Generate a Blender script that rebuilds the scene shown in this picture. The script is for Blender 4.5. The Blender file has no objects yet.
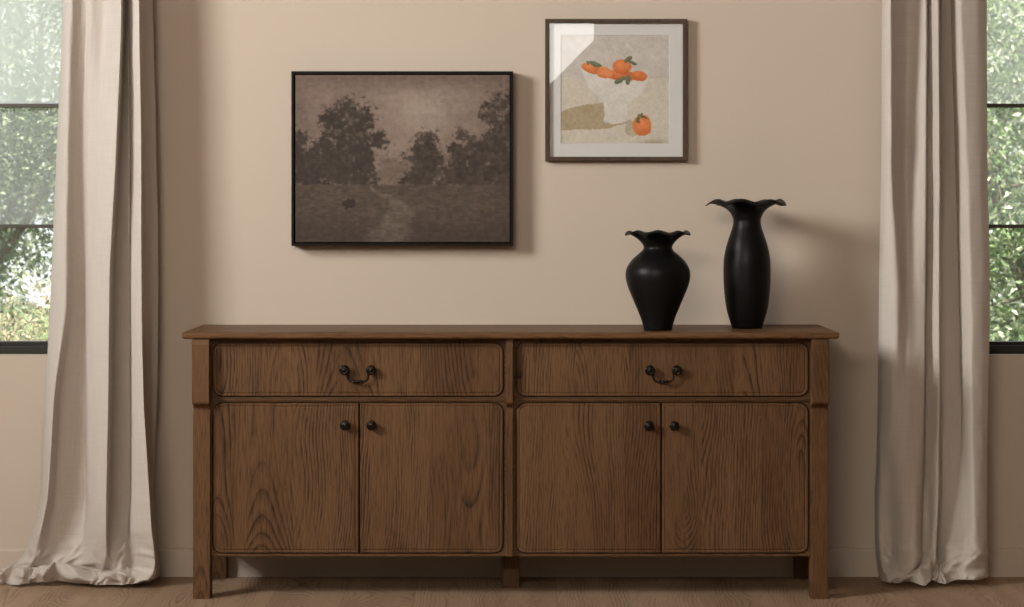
import bpy, bmesh, math, random
import numpy as np
from mathutils import Vector, Matrix
PI = math.pi
random.seed(7)
scene = bpy.context.scene
COL = scene.collection

# ------------------------------------------------------------------ measures
F = 2184.0            # focal length in pixels (1024 px wide frame)
CAMY, CAMZ, HOR = -7.43, 1.263, 205.0
def X(px, Y): return (px - 512.0) * (Y - CAMY) / F
def Z(py, Y): return CAMZ - (py - HOR) * (Y - CAMY) / F

# ------------------------------------------------------------------ helpers
def lin(c):
    c = c / 255.0
    return c / 12.92 if c <= 0.04045 else ((c + 0.055) / 1.055) ** 2.4
def rgb(r, g, b, k=1.0): return (lin(r) * k, lin(g) * k, lin(b) * k, 1.0)

class MB:
    """collects geometry for ONE mesh object (world coordinates)"""
    def __init__(s): s.v = []; s.f = []; s.sm = []
    def add(s, vs, fs, smooth=False):
        o = len(s.v); s.v.extend([tuple(p) for p in vs])
        for f in fs: s.f.append([i + o for i in f]); s.sm.append(smooth)
    def addbm(s, bm, smooth=False):
        bm.verts.ensure_lookup_table(); bm.verts.index_update()
        s.add([v.co[:] for v in bm.verts], [[v.index for v in f.verts] for f in bm.faces], smooth)
        bm.free()
    def box(s, x0, x1, y0, y1, z0, z1, bev=0.0, seg=2):
        bm = bmesh.new()
        bmesh.ops.create_cube(bm, size=1.0)
        for v in bm.verts:
            v.co = Vector(((x0 + x1) / 2 + v.co.x * (x1 - x0), (y0 + y1) / 2 + v.co.y * (y1 - y0), (z0 + z1) / 2 + v.co.z * (z1 - z0)))
        if bev: bmesh.ops.bevel(bm, geom=bm.edges[:] , offset=bev, segments=seg, profile=0.5, affect='EDGES')
        s.addbm(bm); return s
    def prism_x(s, prof, x0, x1, bev=0.0):
        """profile [(y,z)] extruded along x"""
        bm = bmesh.new(); n = len(prof)
        a = [bm.verts.new((x0, y, z)) for y, z in prof]; b = [bm.verts.new((x1, y, z)) for y, z in prof]
        bm.faces.new(a); bm.faces.new(b[::-1])
        for i in range(n): bm.faces.new((a[i], b[i], b[(i + 1) % n], a[(i + 1) % n]))
        bmesh.ops.recalc_face_normals(bm, faces=bm.faces)
        if bev:
            ed = [e for e in bm.edges if abs(e.verts[0].co.x - e.verts[1].co.x) < 1e-6]
            bmesh.ops.bevel(bm, geom=ed, offset=bev, segments=1, affect='EDGES')
        s.addbm(bm); return s
    def loft(s, rings, cap0=True, cap1=True, smooth=False, closed=True):
        n = len(rings[0]); vs = [p for r in rings for p in r]; fs = []
        for k in range(len(rings) - 1):
            for i in range(n if closed else n - 1):
                j = (i + 1) % n
                fs.append([k * n + i, k * n + j, (k + 1) * n + j, (k + 1) * n + i])
        if cap0: fs.append(list(range(n))[::-1])
        if cap1: fs.append([(len(rings) - 1) * n + i for i in range(n)])
        s.add(vs, fs, smooth); return s
    def lathe(s, prof, c, axis='Z', n=32, smooth=True):
        """prof [(r,h)] around axis through c; axis '-Y' points at the camera"""
        rings = []
        for r, h in prof:
            r = max(r, 1e-5); ring = []
            for i in range(n):
                a = 2 * PI * i / n
                if axis == 'Z': ring.append((c[0] + r * math.cos(a), c[1] + r * math.sin(a), c[2] + h))
                else: ring.append((c[0] + r * math.cos(a), c[1] - h, c[2] + r * math.sin(a)))
            rings.append(ring)
        return s.loft(rings, smooth=smooth)
    def tube(s, pts, rad, n=10):
        pts = [Vector(p) for p in pts]; rings = []
        up = Vector((0, 0, 1))
        d0 = (pts[1] - pts[0]).normalized()
        if abs(d0.dot(up)) > 0.9: up = Vector((0, 1, 0))
        for i, p in enumerate(pts):
            d = (pts[min(i + 1, len(pts) - 1)] - pts[max(i - 1, 0)]).normalized()
            u = d.cross(up).normalized(); w = u.cross(d).normalized(); up = w
            r = rad[i] if isinstance(rad, (list, tuple)) else rad
            rings.append([tuple(p + (u * math.cos(2 * PI * k / n) + w * math.sin(2 * PI * k / n)) * r) for k in range(n)])
        return s.loft(rings, smooth=True)
    def build(s, name, mat, parent=None, origin=None):
        o0 = origin if origin is not None else (WL[parent.name] if parent is not None else (0, 0, 0))
        me = bpy.data.meshes.new(name)
        me.from_pydata([(x - o0[0], y - o0[1], z - o0[2]) for x, y, z in s.v], [], s.f)
        me.polygons.foreach_set('use_smooth', s.sm)
        me.update()
        bm = bmesh.new(); bm.from_mesh(me)
        bmesh.ops.remove_doubles(bm, verts=bm.verts, dist=1e-6)
        bmesh.ops.recalc_face_normals(bm, faces=bm.faces)
        bm.to_mesh(me); bm.free()
        me.materials.append(mat)
        o = bpy.data.objects.new(name, me); COL.objects.link(o)
        if parent is not None: o.parent = parent
        else: o.location = o0
        WL[o.name] = o0
        return o
WL = {}
def tag(o, label=None, cat=None, group=None, kind=None):
    if label: o['label'] = label
    if cat: o['category'] = cat
    if group: o['group'] = group
    if kind: o['kind'] = kind
    return o
def empty(name, loc, label, cat, group=None):
    o = bpy.data.objects.new(name, None); COL.objects.link(o); o.location = loc
    o.empty_display_size = 0.1
    WL[o.name] = tuple(loc)
    return tag(o, label, cat, group)
def struct(o): o['kind'] = 'structure'; return o

# ------------------------------------------------------------------ materials
def schlick(t, f0):
    geo = t.n('ShaderNodeNewGeometry'); vm = t.n('ShaderNodeVectorMath', operation='DOT_PRODUCT')
    t.l(geo.outputs['Normal'], vm.inputs[0]); t.l(geo.outputs['Incoming'], vm.inputs[1])
    c = t.math('SUBTRACT', 1.0, t.math('ABSOLUTE', vm.outputs['Value']))
    return t.math('ADD', t.math('MULTIPLY', t.math('POWER', c, 5.0), 1.0 - f0), f0)
class NT:
    def __init__(s, name):
        s.m = bpy.data.materials.new(name); s.m.use_nodes = True
        s.t = s.m.node_tree; s.t.nodes.clear()
        s.out = s.t.nodes.new('ShaderNodeOutputMaterial')
    def n(s, typ, **kw):
        nd = s.t.nodes.new(typ)
        for k, v in kw.items(): setattr(nd, k, v)
        return nd
    def l(s, a, b): s.t.links.new(a, b)
    def val(s, inp, x):
        if isinstance(x, bpy.types.NodeSocket): s.l(x, inp)
        else: inp.default_value = x
    def math(s, op, a, b=0.0, c=None):
        nd = s.n('ShaderNodeMath', operation=op)
        s.val(nd.inputs[0], a); s.val(nd.inputs[1], b)
        if c is not None: s.val(nd.inputs[2], c)
        return nd.outputs[0]
    def comb(s, x, y, z):
        nd = s.n('ShaderNodeCombineXYZ')
        for i, q in enumerate((x, y, z)): s.val(nd.inputs[i], q)
        return nd.outputs[0]
    def noise(s, vec, scale=1.0, detail=2.0, rough=0.5):
        nd = s.n('ShaderNodeTexNoise')
        s.l(vec, nd.inputs['Vector']); nd.inputs['Scale'].default_value = scale
        nd.inputs['Detail'].default_value = detail; nd.inputs['Roughness'].default_value = rough
        return nd.outputs['Fac']
    def ramp(s, fac, stops):
        nd = s.n('ShaderNodeValToRGB'); e = nd.color_ramp.elements
        e[0].position, e[0].color = stops[0]; e[1].position, e[1].color = stops[-1]
        for p, c in stops[1:-1]:
            q = e.new(p); q.color = c
        s.l(fac, nd.inputs[0]); return nd.outputs[0]
    def mix(s, fac, a, b, blend='MIX'):
        nd = s.n('ShaderNodeMix', data_type='RGBA', blend_type=blend)
        s.val(nd.inputs[0], fac); s.val(nd.inputs[6], a); s.val(nd.inputs[7], b)
        return nd.outputs[2]
    def mapr(s, v, a, b, c, d):
        nd = s.n('ShaderNodeMapRange'); s.val(nd.inputs[0], v)
        for i, q in enumerate((a, b, c, d)): nd.inputs[i + 1].default_value = q
        return nd.outputs[0]
    def bsdf(s, color, rough=0.5, bump=None, bstr=0.1, bdist=0.01, metallic=0.0, spec=0.5):
        b = s.n('ShaderNodeBsdfPrincipled')
        s.val(b.inputs['Base Color'], color); s.val(b.inputs['Roughness'], rough)
        b.inputs['Metallic'].default_value = metallic
        b.inputs['Specular IOR Level'].default_value = spec
        if bump is not None:
            bp = s.n('ShaderNodeBump'); bp.inputs['Strength'].default_value = bstr; bp.inputs['Distance'].default_value = bdist
            s.l(bump, bp.inputs['Height']); s.l(bp.outputs[0], b.inputs['Normal'])
        return b.outputs[0]
    def done(s, sh): s.l(sh, s.out.inputs['Surface']); return s.m
    def obj(s): return s.n('ShaderNodeTexCoord').outputs['Object']

def plain(name, col, rough=0.5, metallic=0.0, spec=0.5, noise=0.08, scale=30):
    t = NT(name); nz = t.noise(t.obj(), scale, 4)
    dark = tuple(c * (1 - noise) for c in col[:3]) + (1,); lite = tuple(min(1, c * (1 + noise)) for c in col[:3]) + (1,)
    c = t.mix(nz, dark, lite)
    return t.done(t.bsdf(c, rough, nz, 0.05, 0.002, metallic, spec))

def paint(name, col):
    t = NT(name); o = t.obj()
    big = t.noise(o, 1.3, 3); fine = t.noise(o, 160, 3)
    c = t.mix(t.mapr(big, 0.3, 0.7, 0, 1), tuple(q * 0.975 for q in col[:3]) + (1,), tuple(q * 1.02 for q in col[:3]) + (1,))
    return t.done(t.bsdf(c, 0.75, fine, 0.06, 0.001, 0, 0.25))

def wood(name, base, dark, light, axis='Z', bw=0.14, ring=0.011, contrast=0.75, rough=0.5, seed=0.0, pore=0.55, seam=0.0, plank_len=0.0, arc=1.0):
    """oak: growth rings cut by the board face make straight lines and cathedral arches"""
    t = NT(name)
    sp = t.n('ShaderNodeSeparateXYZ'); t.l(t.obj(), sp.inputs[0])
    x, y, z = sp.outputs
    if axis == 'Z': a, d, l = x, y, z
    elif axis == 'X': a, d, l = t.math('ADD', z, y), y, x
    else: a, d, l = x, z, y
    u = t.math('ADD', t.math('DIVIDE', a, bw), 100.37 + seed)
    bid = t.math('FLOOR', u)
    if plank_len:
        wn0 = t.n('ShaderNodeTexWhiteNoise', noise_dimensions='1D'); t.l(bid, wn0.inputs['W'])
        pl = t.math('ADD', t.math('DIVIDE', l, plank_len), t.math('MULTIPLY', wn0.outputs['Value'], 7.0))
        bid2 = t.math('ADD', bid, t.math('MULTIPLY', t.math('FLOOR', pl), 37.3))
    else: bid2 = bid
    wn = t.n('ShaderNodeTexWhiteNoise', noise_dimensions='1D'); t.l(t.math('ADD', bid2, seed), wn.inputs['W'])
    rs = t.n('ShaderNodeSeparateColor'); t.l(wn.outputs['Color'], rs.inputs[0]); r1, r2, r3 = rs.outputs
    al = t.math('SUBTRACT', t.math('FRACT', u), 0.5)
    al = t.math('MULTIPLY', t.math('ADD', al, t.math('MULTIPLY', t.math('SUBTRACT', r1, 0.5), 1.5)), bw)
    w1 = t.noise(t.comb(t.math('MULTIPLY', a, 7.0), t.math('MULTIPLY', r2, 20.0), t.math('MULTIPLY', l, 2.2)), 1.0, 2.5, 0.5)
    w2 = t.noise(t.comb(t.math('MULTIPLY', a, 45.0), t.math('MULTIPLY', r2, 20.0), t.math('MULTIPLY', l, 9.0)), 1.0, 2.0, 0.5)
    aw = t.math('ADD', al, t.math('MULTIPLY', t.math('SUBTRACT', w1, 0.5), 0.045))
    aw = t.math('ADD', aw, t.math('MULTIPLY', t.math('SUBTRACT', w2, 0.5), 0.007))
    h = t.noise(t.comb(t.math('MULTIPLY', r3, 40.0), r1, t.math('MULTIPLY', l, 1.25)), 1.0, 1.0, 0.4)
    hh = t.math('MULTIPLY', t.math('SUBTRACT', h, 0.35), 0.36 * arc)
    R = t.math('SQRT', t.math('ADD', t.math('MULTIPLY', aw, aw), t.math('MULTIPLY', t.math('MULTIPLY', hh, hh), 1.0)))
    ph = t.math('FRACT', t.math('DIVIDE', R, ring))
    line = t.ramp(ph, [(0.0, (0.25, .25, .25, 1)), (0.35, (0, 0, 0, 1)), (0.72, (.35, .35, .35, 1)), (0.93, (1, 1, 1, 1)), (1.0, (0.25, .25, .25, 1))])
    fib = t.noise(t.comb(t.math('MULTIPLY', a, 420.0), t.math('MULTIPLY', bid, 3.1), t.math('MULTIPLY', l, 16.0)), 1.0, 3, 0.6)
    fibd = t.mapr(fib, 0.46, 0.68, 0.0, 1.0)
    big = t.noise(t.comb(t.math('MULTIPLY', a, 9.0), bid, t.math('MULTIPLY', l, 2.0)), 1.0, 2, 0.5)
    tone = t.mapr(t.math('ADD', t.math('MULTIPLY', big, 0.7), t.math('MULTIPLY', r1, 0.3)), 0.3, 0.7, 0, 1)
    c = t.mix(tone, base, light)
    msk = t.noise(t.comb(t.math('MULTIPLY', a, 16.0), t.math('ADD', bid, 5.5), t.math('MULTIPLY', l, 1.6)), 1.0, 2, 0.5)
    brk = t.noise(t.comb(t.math('MULTIPLY', a, 260.0), t.math('ADD', bid, 2.5), t.math('MULTIPLY', l, 22.0)), 1.0, 2, 0.5)
    lm = t.math('MULTIPLY', line, t.math('MULTIPLY', t.mapr(msk, 0.42, 0.58, 0.12, 1.1), contrast))
    lm = t.math('MULTIPLY', lm, t.mapr(brk, 0.3, 0.6, 0.45, 1.15))
    c = t.mix(lm, c, dark)
    c = t.mix(t.math('MULTIPLY', fibd, pore), c, dark)
    if seam:
        fr = t.math('FRACT', u); e = t.math('MINIMUM', fr, t.math('SUBTRACT', 1.0, fr))
        sm = t.math('LESS_THAN', e, seam / bw)
        if plank_len:
            f2 = t.math('FRACT', pl); e2 = t.math('MINIMUM', f2, t.math('SUBTRACT', 1.0, f2))
            sm = t.math('MAXIMUM', sm, t.math('LESS_THAN', e2, seam / plank_len))
        c = t.mix(t.math('MULTIPLY', sm, 0.3), c, tuple(q * 0.3 for q in dark[:3]) + (1,))
    hgt = t.math('SUBTRACT', 1.0, t.math('ADD', t.math('MULTIPLY', line, 0.4), t.math('MULTIPLY', fibd, 0.6)))
    return t.done(t.bsdf(c, rough, hgt, 0.2, 0.0005, 0, 0.16))

WB, WD, WLT = (0.114, 0.055, 0.0235, 1), (0.010, 0.005, 0.0028, 1), (0.158, 0.082, 0.037, 1)
M = {}
M['wall'] = paint('warm_wall_paint', (0.560, 0.474, 0.388, 1))
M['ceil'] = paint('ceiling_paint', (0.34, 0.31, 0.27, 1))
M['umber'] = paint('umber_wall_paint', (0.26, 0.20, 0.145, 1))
M['base'] = paint('baseboard_paint', (0.560, 0.474, 0.388, 1))
M['door'] = [wood('oak_door_%d' % i, WB, WD, WLT, 'Z', 0.19, 0.0085, 0.9, 0.52, 3.7 * i + 1.3) for i in range(4)]
M['drawer'] = [wood('oak_drawer_%d' % i, WB, WD, WLT, 'Z', 0.17, 0.0085, 0.9, 0.52, 5.1 * i + 20.3) for i in range(2)]
M['legw'] = wood('oak_leg', WB, WD, WLT, 'Z', 0.09, 0.010, 0.6, 0.5, 41.0)
M['rail'] = wood('oak_rail', tuple(q * .8 for q in WB[:3]) + (1,), WD, tuple(q * .8 for q in WLT[:3]) + (1,), 'X', 0.12, 0.008, 0.5, 0.5, 9.0)
M['top'] = wood('oak_top', tuple(q * 1.2 for q in WB[:3]) + (1,), WD, tuple(q * 1.2 for q in WLT[:3]) + (1,), 'X', 0.11, 0.009, 0.5, 0.42, 14.0)
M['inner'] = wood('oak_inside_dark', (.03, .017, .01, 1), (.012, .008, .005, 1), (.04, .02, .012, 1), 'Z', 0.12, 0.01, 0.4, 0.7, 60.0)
M['floor'] = wood('oak_floor', (0.34, 0.222, 0.140, 1), (0.14, 0.084, 0.050, 1), (0.44, 0.300, 0.200, 1), 'Y', 0.23, 0.011, 0.85, 0.5, 3.0, 0.35, 0.0012, 1.9, 1.3)
M['bronze'] = plain('dark_bronze', (0.020, 0.0165, 0.0135, 1), 0.30, 0.85, 0.5, 0.35, 120)
M['blackframe'] = plain('black_floater_frame', (0.007, 0.006, 0.0055, 1), 0.55, 0, 0.15)
M['walnutframe'] = wood('walnut_frame', (0.075, 0.05, 0.034, 1), (0.03, 0.02, 0.014, 1), (0.1, 0.066, 0.045, 1), 'Z', 0.06, 0.006, 0.5, 0.5, 12.0)
M['steel'] = plain('black_window_steel', (0.018, 0.017, 0.016, 1), 0.45, 0.2, 0.5)
M['bar'] = plain('grey_glazing_bar', (0.075, 0.068, 0.058, 1), 0.5, 0.1, 0.4)
M['mat'] = plain('mat_board', (0.66, 0.645, 0.62, 1), 0.8, 0, 0.2, 0.02, 200)
t = NT('black_ceramic'); o_ = t.obj(); nz = t.noise(o_, 55, 4, .6)
M['vase'] = t.done(t.bsdf(t.mix(nz, (0.0040, 0.0038, 0.0036, 1), (0.007, 0.0067, 0.0062, 1)), t.mapr(nz, .3, .7, .34, .44), nz, 0.12, 0.002, 0, 0.15))
def fabric(name, col, trans=0.12):
    t = NT(name)
    sp = t.n('ShaderNodeSeparateXYZ'); uvn = t.n('ShaderNodeUVMap'); t.l(uvn.outputs[0], sp.inputs[0])
    u, v = sp.outputs[0], sp.outputs[1]
    slubv = t.noise(t.comb(t.math('MULTIPLY', u, 700.0), t.math('MULTIPLY', v, 9.0), 0.0), 1.0, 2)
    slubh = t.noise(t.comb(t.math('MULTIPLY', u, 9.0), t.math('MULTIPLY', v, 700.0), 3.0), 1.0, 2)
    w = t.math('ADD', t.math('MULTIPLY', slubv, 0.5), t.math('MULTIPLY', slubh, 0.5))
    c = t.mix(t.mapr(w, 0.35, 0.65, 0, 1), tuple(q * 0.90 for q in col[:3]) + (1,), tuple(min(1, q * 1.06) for q in col[:3]) + (1,))
    b = t.bsdf(c, 0.9, w, 0.25, 0.001, 0, 0.1)
    tr = t.n('ShaderNodeBsdfTranslucent'); t.l(c, tr.inputs[0])
    mx = t.n('ShaderNodeMixShader'); mx.inputs[0].default_value = trans
    t.l(b, mx.inputs[1]); t.l(tr.outputs[0], mx.inputs[2])
    return t.done(mx.outputs[0])
M['linen'] = fabric('linen_curtain', (0.60, 0.54, 0.485, 1), 0.10)

def pane_mat(name, haze):
    t = NT(name)
    tr = t.n('ShaderNodeBsdfTransparent'); tr.inputs[0].default_value = (0.96, 0.97, 0.96, 1)
    gl = t.n('ShaderNodeBsdfGlossy'); gl.inputs['Roughness'].default_value = 0.02
    m1 = t.n('ShaderNodeMixShader'); t.l(schlick(t, .035), m1.inputs[0]); t.l(tr.outputs[0], m1.inputs[1]); t.l(gl.outputs[0], m1.inputs[2])
    df = t.n('ShaderNodeBsdfTranslucent'); df.inputs[0].default_value = (0.9, 0.9, 0.89, 1)
    m2 = t.n('ShaderNodeMixShader')
    nz = t.noise(t.obj(), 5.0, 3)
    t.l(t.mapr(nz, 0.2, 0.8, haze * 0.8, haze * 1.2), m2.inputs[0])
    t.l(m1.outputs[0], m2.inputs[1]); t.l(df.outputs[0], m2.inputs[2])
    return t.done(m2.outputs[0])

# ------------------------------------------------------------------ the room
XL, XR, YB, H_ = -3.6, 4.0, -10.0, 4.7
m = MB(); m.box(XL, XR, YB, 0.16, -0.12, 0.0); struct(m.build('floor', M['floor']))
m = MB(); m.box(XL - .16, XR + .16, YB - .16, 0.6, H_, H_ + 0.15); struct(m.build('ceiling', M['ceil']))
# back wall with two window openings
WIN = [(-2.55, -1.475), (1.53, 2.62)]
WZ0, WZ1 = 0.753, 2.45
def wall_grid(mb, xs, zs, holes, y0, y1, axis='x'):
    for i in range(len(xs) - 1):
        for k in range(len(zs) - 1):
            cx, cz = (xs[i] + xs[i + 1]) / 2, (zs[k] + zs[k + 1]) / 2
            if any(h[0] < cx < h[1] and h[2] < cz < h[3] for h in holes): continue
            if axis == 'x': mb.box(xs[i], xs[i + 1], y0, y1, zs[k], zs[k + 1])
            else: mb.box(y0, y1, xs[i], xs[i + 1], zs[k], zs[k + 1])
def solid_wall(mb, a0, a1, z0, z1, hole_list, y0, y1, axis='x'):
    """wall with openings, one clean mesh (front, back and reveals)"""
    xs = sorted({a0, a1} | {h[0] for h in hole_list} | {h[1] for h in hole_list})
    zs = sorted({z0, z1} | {h[2] for h in hole_list} | {h[3] for h in hole_list})
    def inside(i, k):
        if i < 0 or k < 0 or i >= len(xs) - 1 or k >= len(zs) - 1: return False
        cx, cz = (xs[i] + xs[i + 1]) / 2, (zs[k] + zs[k + 1]) / 2
        return not any(h[0] < cx < h[1] and h[2] < cz < h[3] for h in hole_list)
    def P(a, y, z): return (a, y, z) if axis == 'x' else (y, a, z)
    for i in range(len(xs) - 1):
        for k in range(len(zs) - 1):
            if not inside(i, k): continue
            A, B, C, D = xs[i], xs[i + 1], zs[k], zs[k + 1]
            mb.add([P(A, y0, C), P(B, y0, C), P(B, y0, D), P(A, y0, D)], [[0, 1, 2, 3]])
            mb.add([P(A, y1, C), P(B, y1, C), P(B, y1, D), P(A, y1, D)], [[3, 2, 1, 0]])
            for (di, dk, p, q) in ((-1, 0, (A, C), (A, D)), (1, 0, (B, C), (B, D)), (0, -1, (A, C), (B, C)), (0, 1, (A, D), (B, D))):
                if not inside(i + di, k + dk):
                    mb.add([P(p[0], y0, p[1]), P(q[0], y0, q[1]), P(q[0], y1, q[1]), P(p[0], y1, p[1])], [[0, 1, 2, 3]])
m = MB(); solid_wall(m, XL, XR, 0.0, H_, [(a, b, WZ0, WZ1) for a, b in WIN], 0.0, 0.16); struct(m.build('wall_back', M['wall']))
KEYY, KEYZ, KS = -2.9, 2.75, 1.4
m = MB(); solid_wall(m, YB, 0.16, 0.0, H_, [(KEYY - KS / 2 - .03, KEYY + KS / 2 + .03, KEYZ - KS / 2 - .03, KEYZ + KS / 2 + .03)], XL - .16, XL, 'y'); struct(m.build('wall_left', M['umber']))  # opening assumed in the unseen left wall for the key lamp
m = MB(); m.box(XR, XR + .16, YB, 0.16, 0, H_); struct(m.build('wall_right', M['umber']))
m = MB(); solid_wall(m, XL, XR, 0, H_, [(-3.3, -.6, 3.3, 4.4)], YB - .16, YB); struct(m.build('wall_front', M['umber']))  # opening added in the unseen rear wall for the fill lamp
m = MB(); m.prism_x([(0.0, 0.0), (-0.013, 0.0), (-0.013, 0.088), (-0.009, 0.094), (0.0, 0.095)], XL, XR); struct(m.build('baseboard_back', M['base']))

# windows: black steel casements, glazing bars and panes
BARS = [0.795, 1.190, 1.604, 2.022, 2.41]
for wi, (a, b) in enumerate(WIN):
    root = bpy.data.objects.new('window_%d' % (wi + 1), None); COL.objects.link(root)
    root.location = ((a + b) / 2, 0.07, WZ0); WL[root.name] = tuple(root.location); struct(root)
    y0, y1 = 0.045, 0.095
    fr = MB()
    fr.box(a, b, y0, y1, WZ0, 0.7815, .003); fr.box(a + .004, b - .004, y0 + .012, y1, 0.7815, 0.795, .002)
    fr.box(a, b, y0, y1, 2.41, WZ1, .003)
    fr.box(a, a + .04, y0, y1, WZ0, WZ1, .003); fr.box(b - .04, b, y0, y1, WZ0, WZ1, .003)
    fr.build('window_frame', M['steel'], root)
    for z in BARS[1:-1]:
        mb = MB(); mb.box(a + .04, b - .04, y0 + .01, y1 - .01, z - .0065, z + .0065, .002); mb.build('glazing_bar', M['bar'], root)
    mid = (a + b) / 2
    mb = MB(); mb.box(mid - .0065, mid + .0065, y0 + .012, y1 - .012, 0.795, 2.41, .002); mb.build('glazing_bar', M['bar'], root)
    for k in range(4):
        g = MB(); g.box(a + .035, b - .035, 0.068, 0.071, BARS[k] + (.0065 if k else 0), BARS[k + 1] - .0065)
        haze = ([0.04, 0.15, 0.38, 0.40] if wi == 0 else [0.02, 0.07, 0.16, 0.2])[k]  # whitish veil in the glass imitates haze, stronger in upper panes
        g.build('glass_pane', pane_mat('pane_film_%d_%d' % (wi, k), haze), root)
# unseen high window assumed in the left wall to house the key lamp
root = bpy.data.objects.new('window_3', None); COL.objects.link(root); root.location = (XL - .08, KEYY, KEYZ - KS / 2); WL[root.name] = tuple(root.location); struct(root)
fr = MB(); A, B, C, D = KEYY - KS / 2 - .03, KEYY + KS / 2 + .03, KEYZ - KS / 2 - .03, KEYZ + KS / 2 + .03
fr.box(XL - .13, XL - .03, A, A + .03, C, D); fr.box(XL - .13, XL - .03, B - .03, B, C, D); fr.box(XL - .13, XL - .03, A + .03, B - .03, C, C + .03); fr.box(XL - .13, XL - .03, A + .03, B - .03, D - .03, D)
fr.build('window_frame', M['steel'], root)
root = bpy.data.objects.new('window_4', None); COL.objects.link(root); root.location = (-1.95, YB - .08, 3.3); WL[root.name] = tuple(root.location); struct(root)  # unseen high window added to carry the fill lamp
fr = MB()
for xa, xb, za, zb in ((-3.3, -3.26, 3.3, 4.4), (-.64, -.6, 3.3, 4.4), (-3.26, -.64, 3.3, 3.34), (-3.26, -.64, 4.36, 4.4), (-1.965, -1.935, 3.34, 4.36)): fr.box(xa, xb, YB - .07, YB - .02, za, zb)
fr.build('window_frame', M['steel'], root)

# ------------------------------------------------------------------ sideboard
CX = -0.0045
sb = empty('sideboard', (CX, -0.235, 0), 'long brown oak sideboard with two drawers and four doors against the wall', 'sideboard')
TOPZ = 0.8565; UZ = 0.8355
def rrect(x0, x1, z0, z1, y, rad, inset=0.0, seg=6):
    """rounded rectangle facing -Y; rad = (bl, br, tr, tl)"""
    x0 += inset; x1 -= inset; z0 += inset; z1 -= inset; pts = []
    cs = [(x0, z0, PI, rad[0], 1, 1), (x1, z0, 1.5 * PI, rad[1], -1, 1), (x1, z1, 0, rad[2], -1, -1), (x0, z1, .5 * PI, rad[3], 1, -1)]
    for cx, cz, a0, r, sx, sz in cs:
        r = max(r - inset, 0.0) if r > 0 else 0.0
        for i in range(seg + 1):
            a = a0 + .5 * PI * i / seg
            pts.append((cx + sx * r + r * math.cos(a), y, cz + sz * r + r * math.sin(a)))
    return pts
# top board
m = MB(); bm = bmesh.new(); bmesh.ops.create_cube(bm, size=1)
tx0, tx1, ty0, ty1 = -1.053, 1.0445, -0.462, -0.004
for v in bm.verts: v.co = Vector(((tx0 + tx1) / 2 + v.co.x * (tx1 - tx0), (ty0 + ty1) / 2 + v.co.y * (ty1 - ty0), (UZ + TOPZ) / 2 + v.co.z * (TOPZ - UZ)))
ed = [e for e in bm.edges if all(abs(v.co.z - UZ) < 1e-4 for v in e.verts)]
bmesh.ops.bevel(bm, geom=ed, offset=.009, segments=3, profile=.5, affect='EDGES')
ed = [e for e in bm.edges if all(abs(v.co.z - TOPZ) < 1e-4 for v in e.verts)]
bmesh.ops.bevel(bm, geom=ed, offset=.004, segments=2, profile=.5, affect='EDGES')
m.addbm(bm); m.build('worktop', M['top'], sb)
# front legs: upper block stands proud and curves back to the post below
def leg_prof(yf, yb, proud=0.024):
    p = [(yb, 0.0), (yf, 0.0), (yf, 0.592)]
    p[-1] = (yf, 0.590)
    for i in range(0, 9):
        q = i / 8
        p.append((yf + .011 * math.sin(PI * q) - proud * .75 * q ** 3, 0.596 + 0.030 * q))
    p += [(yf - proud * .94, .6285), (yf - proud - .001, 0.635), (yf - proud - .001, 0.8175), (yf - proud + .003, UZ - .003), (yf - proud + .003, UZ), (yb, UZ)]
    return p
for x0, x1 in ((CX - 1.0180, CX - .9625), (CX + .9625, CX + 1.0180)):
    m = MB(); m.prism_x(leg_prof(-0.43, -0.375), x0, x1, .0018); m.build('leg', M['legw'], sb)
for x0, x1 in ((CX - 1.0195, CX - .9600), (CX + .9600, CX + 1.0195)):
    m = MB(); m.box(x0, x1, -.055, -.008, 0, UZ, .0015); m.build('leg', M['legw'], sb)
m = MB(); m.box(-.0325, .0245, -.222, -.175, 0, .140, .0015); m.build('leg', M['legw'], sb)
# central stile with the same shaped block
SX0, SX1 = -.0185, .0035
m = MB(); p = [(-.39, .136)] + [(y + .002, z) for y, z in leg_prof(-0.43, -0.39, .012)[2:-1]] + [(-.39, UZ)]
p.insert(1, (-.428, .136)); m.prism_x(p, SX0, SX1, .0015); m.build('stile', M['legw'], sb)
# carcass
m = MB(); m.box(CX - 1.010, CX - .992, -.375, -.055, .137, UZ); m.build('side_panel', M['legw'], sb)
m = MB(); m.box(CX + .992, CX + 1.010, -.375, -.055, .137, UZ); m.build('side_panel', M['legw'], sb)
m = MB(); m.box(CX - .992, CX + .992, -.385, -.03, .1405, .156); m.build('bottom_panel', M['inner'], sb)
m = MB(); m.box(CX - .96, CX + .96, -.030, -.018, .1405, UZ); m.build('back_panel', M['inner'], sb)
m = MB(); m.box(CX - .9585, CX + .9585, -.395, -.387, .157, UZ); m.build('carcass_front', M['inner'], sb)
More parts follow.
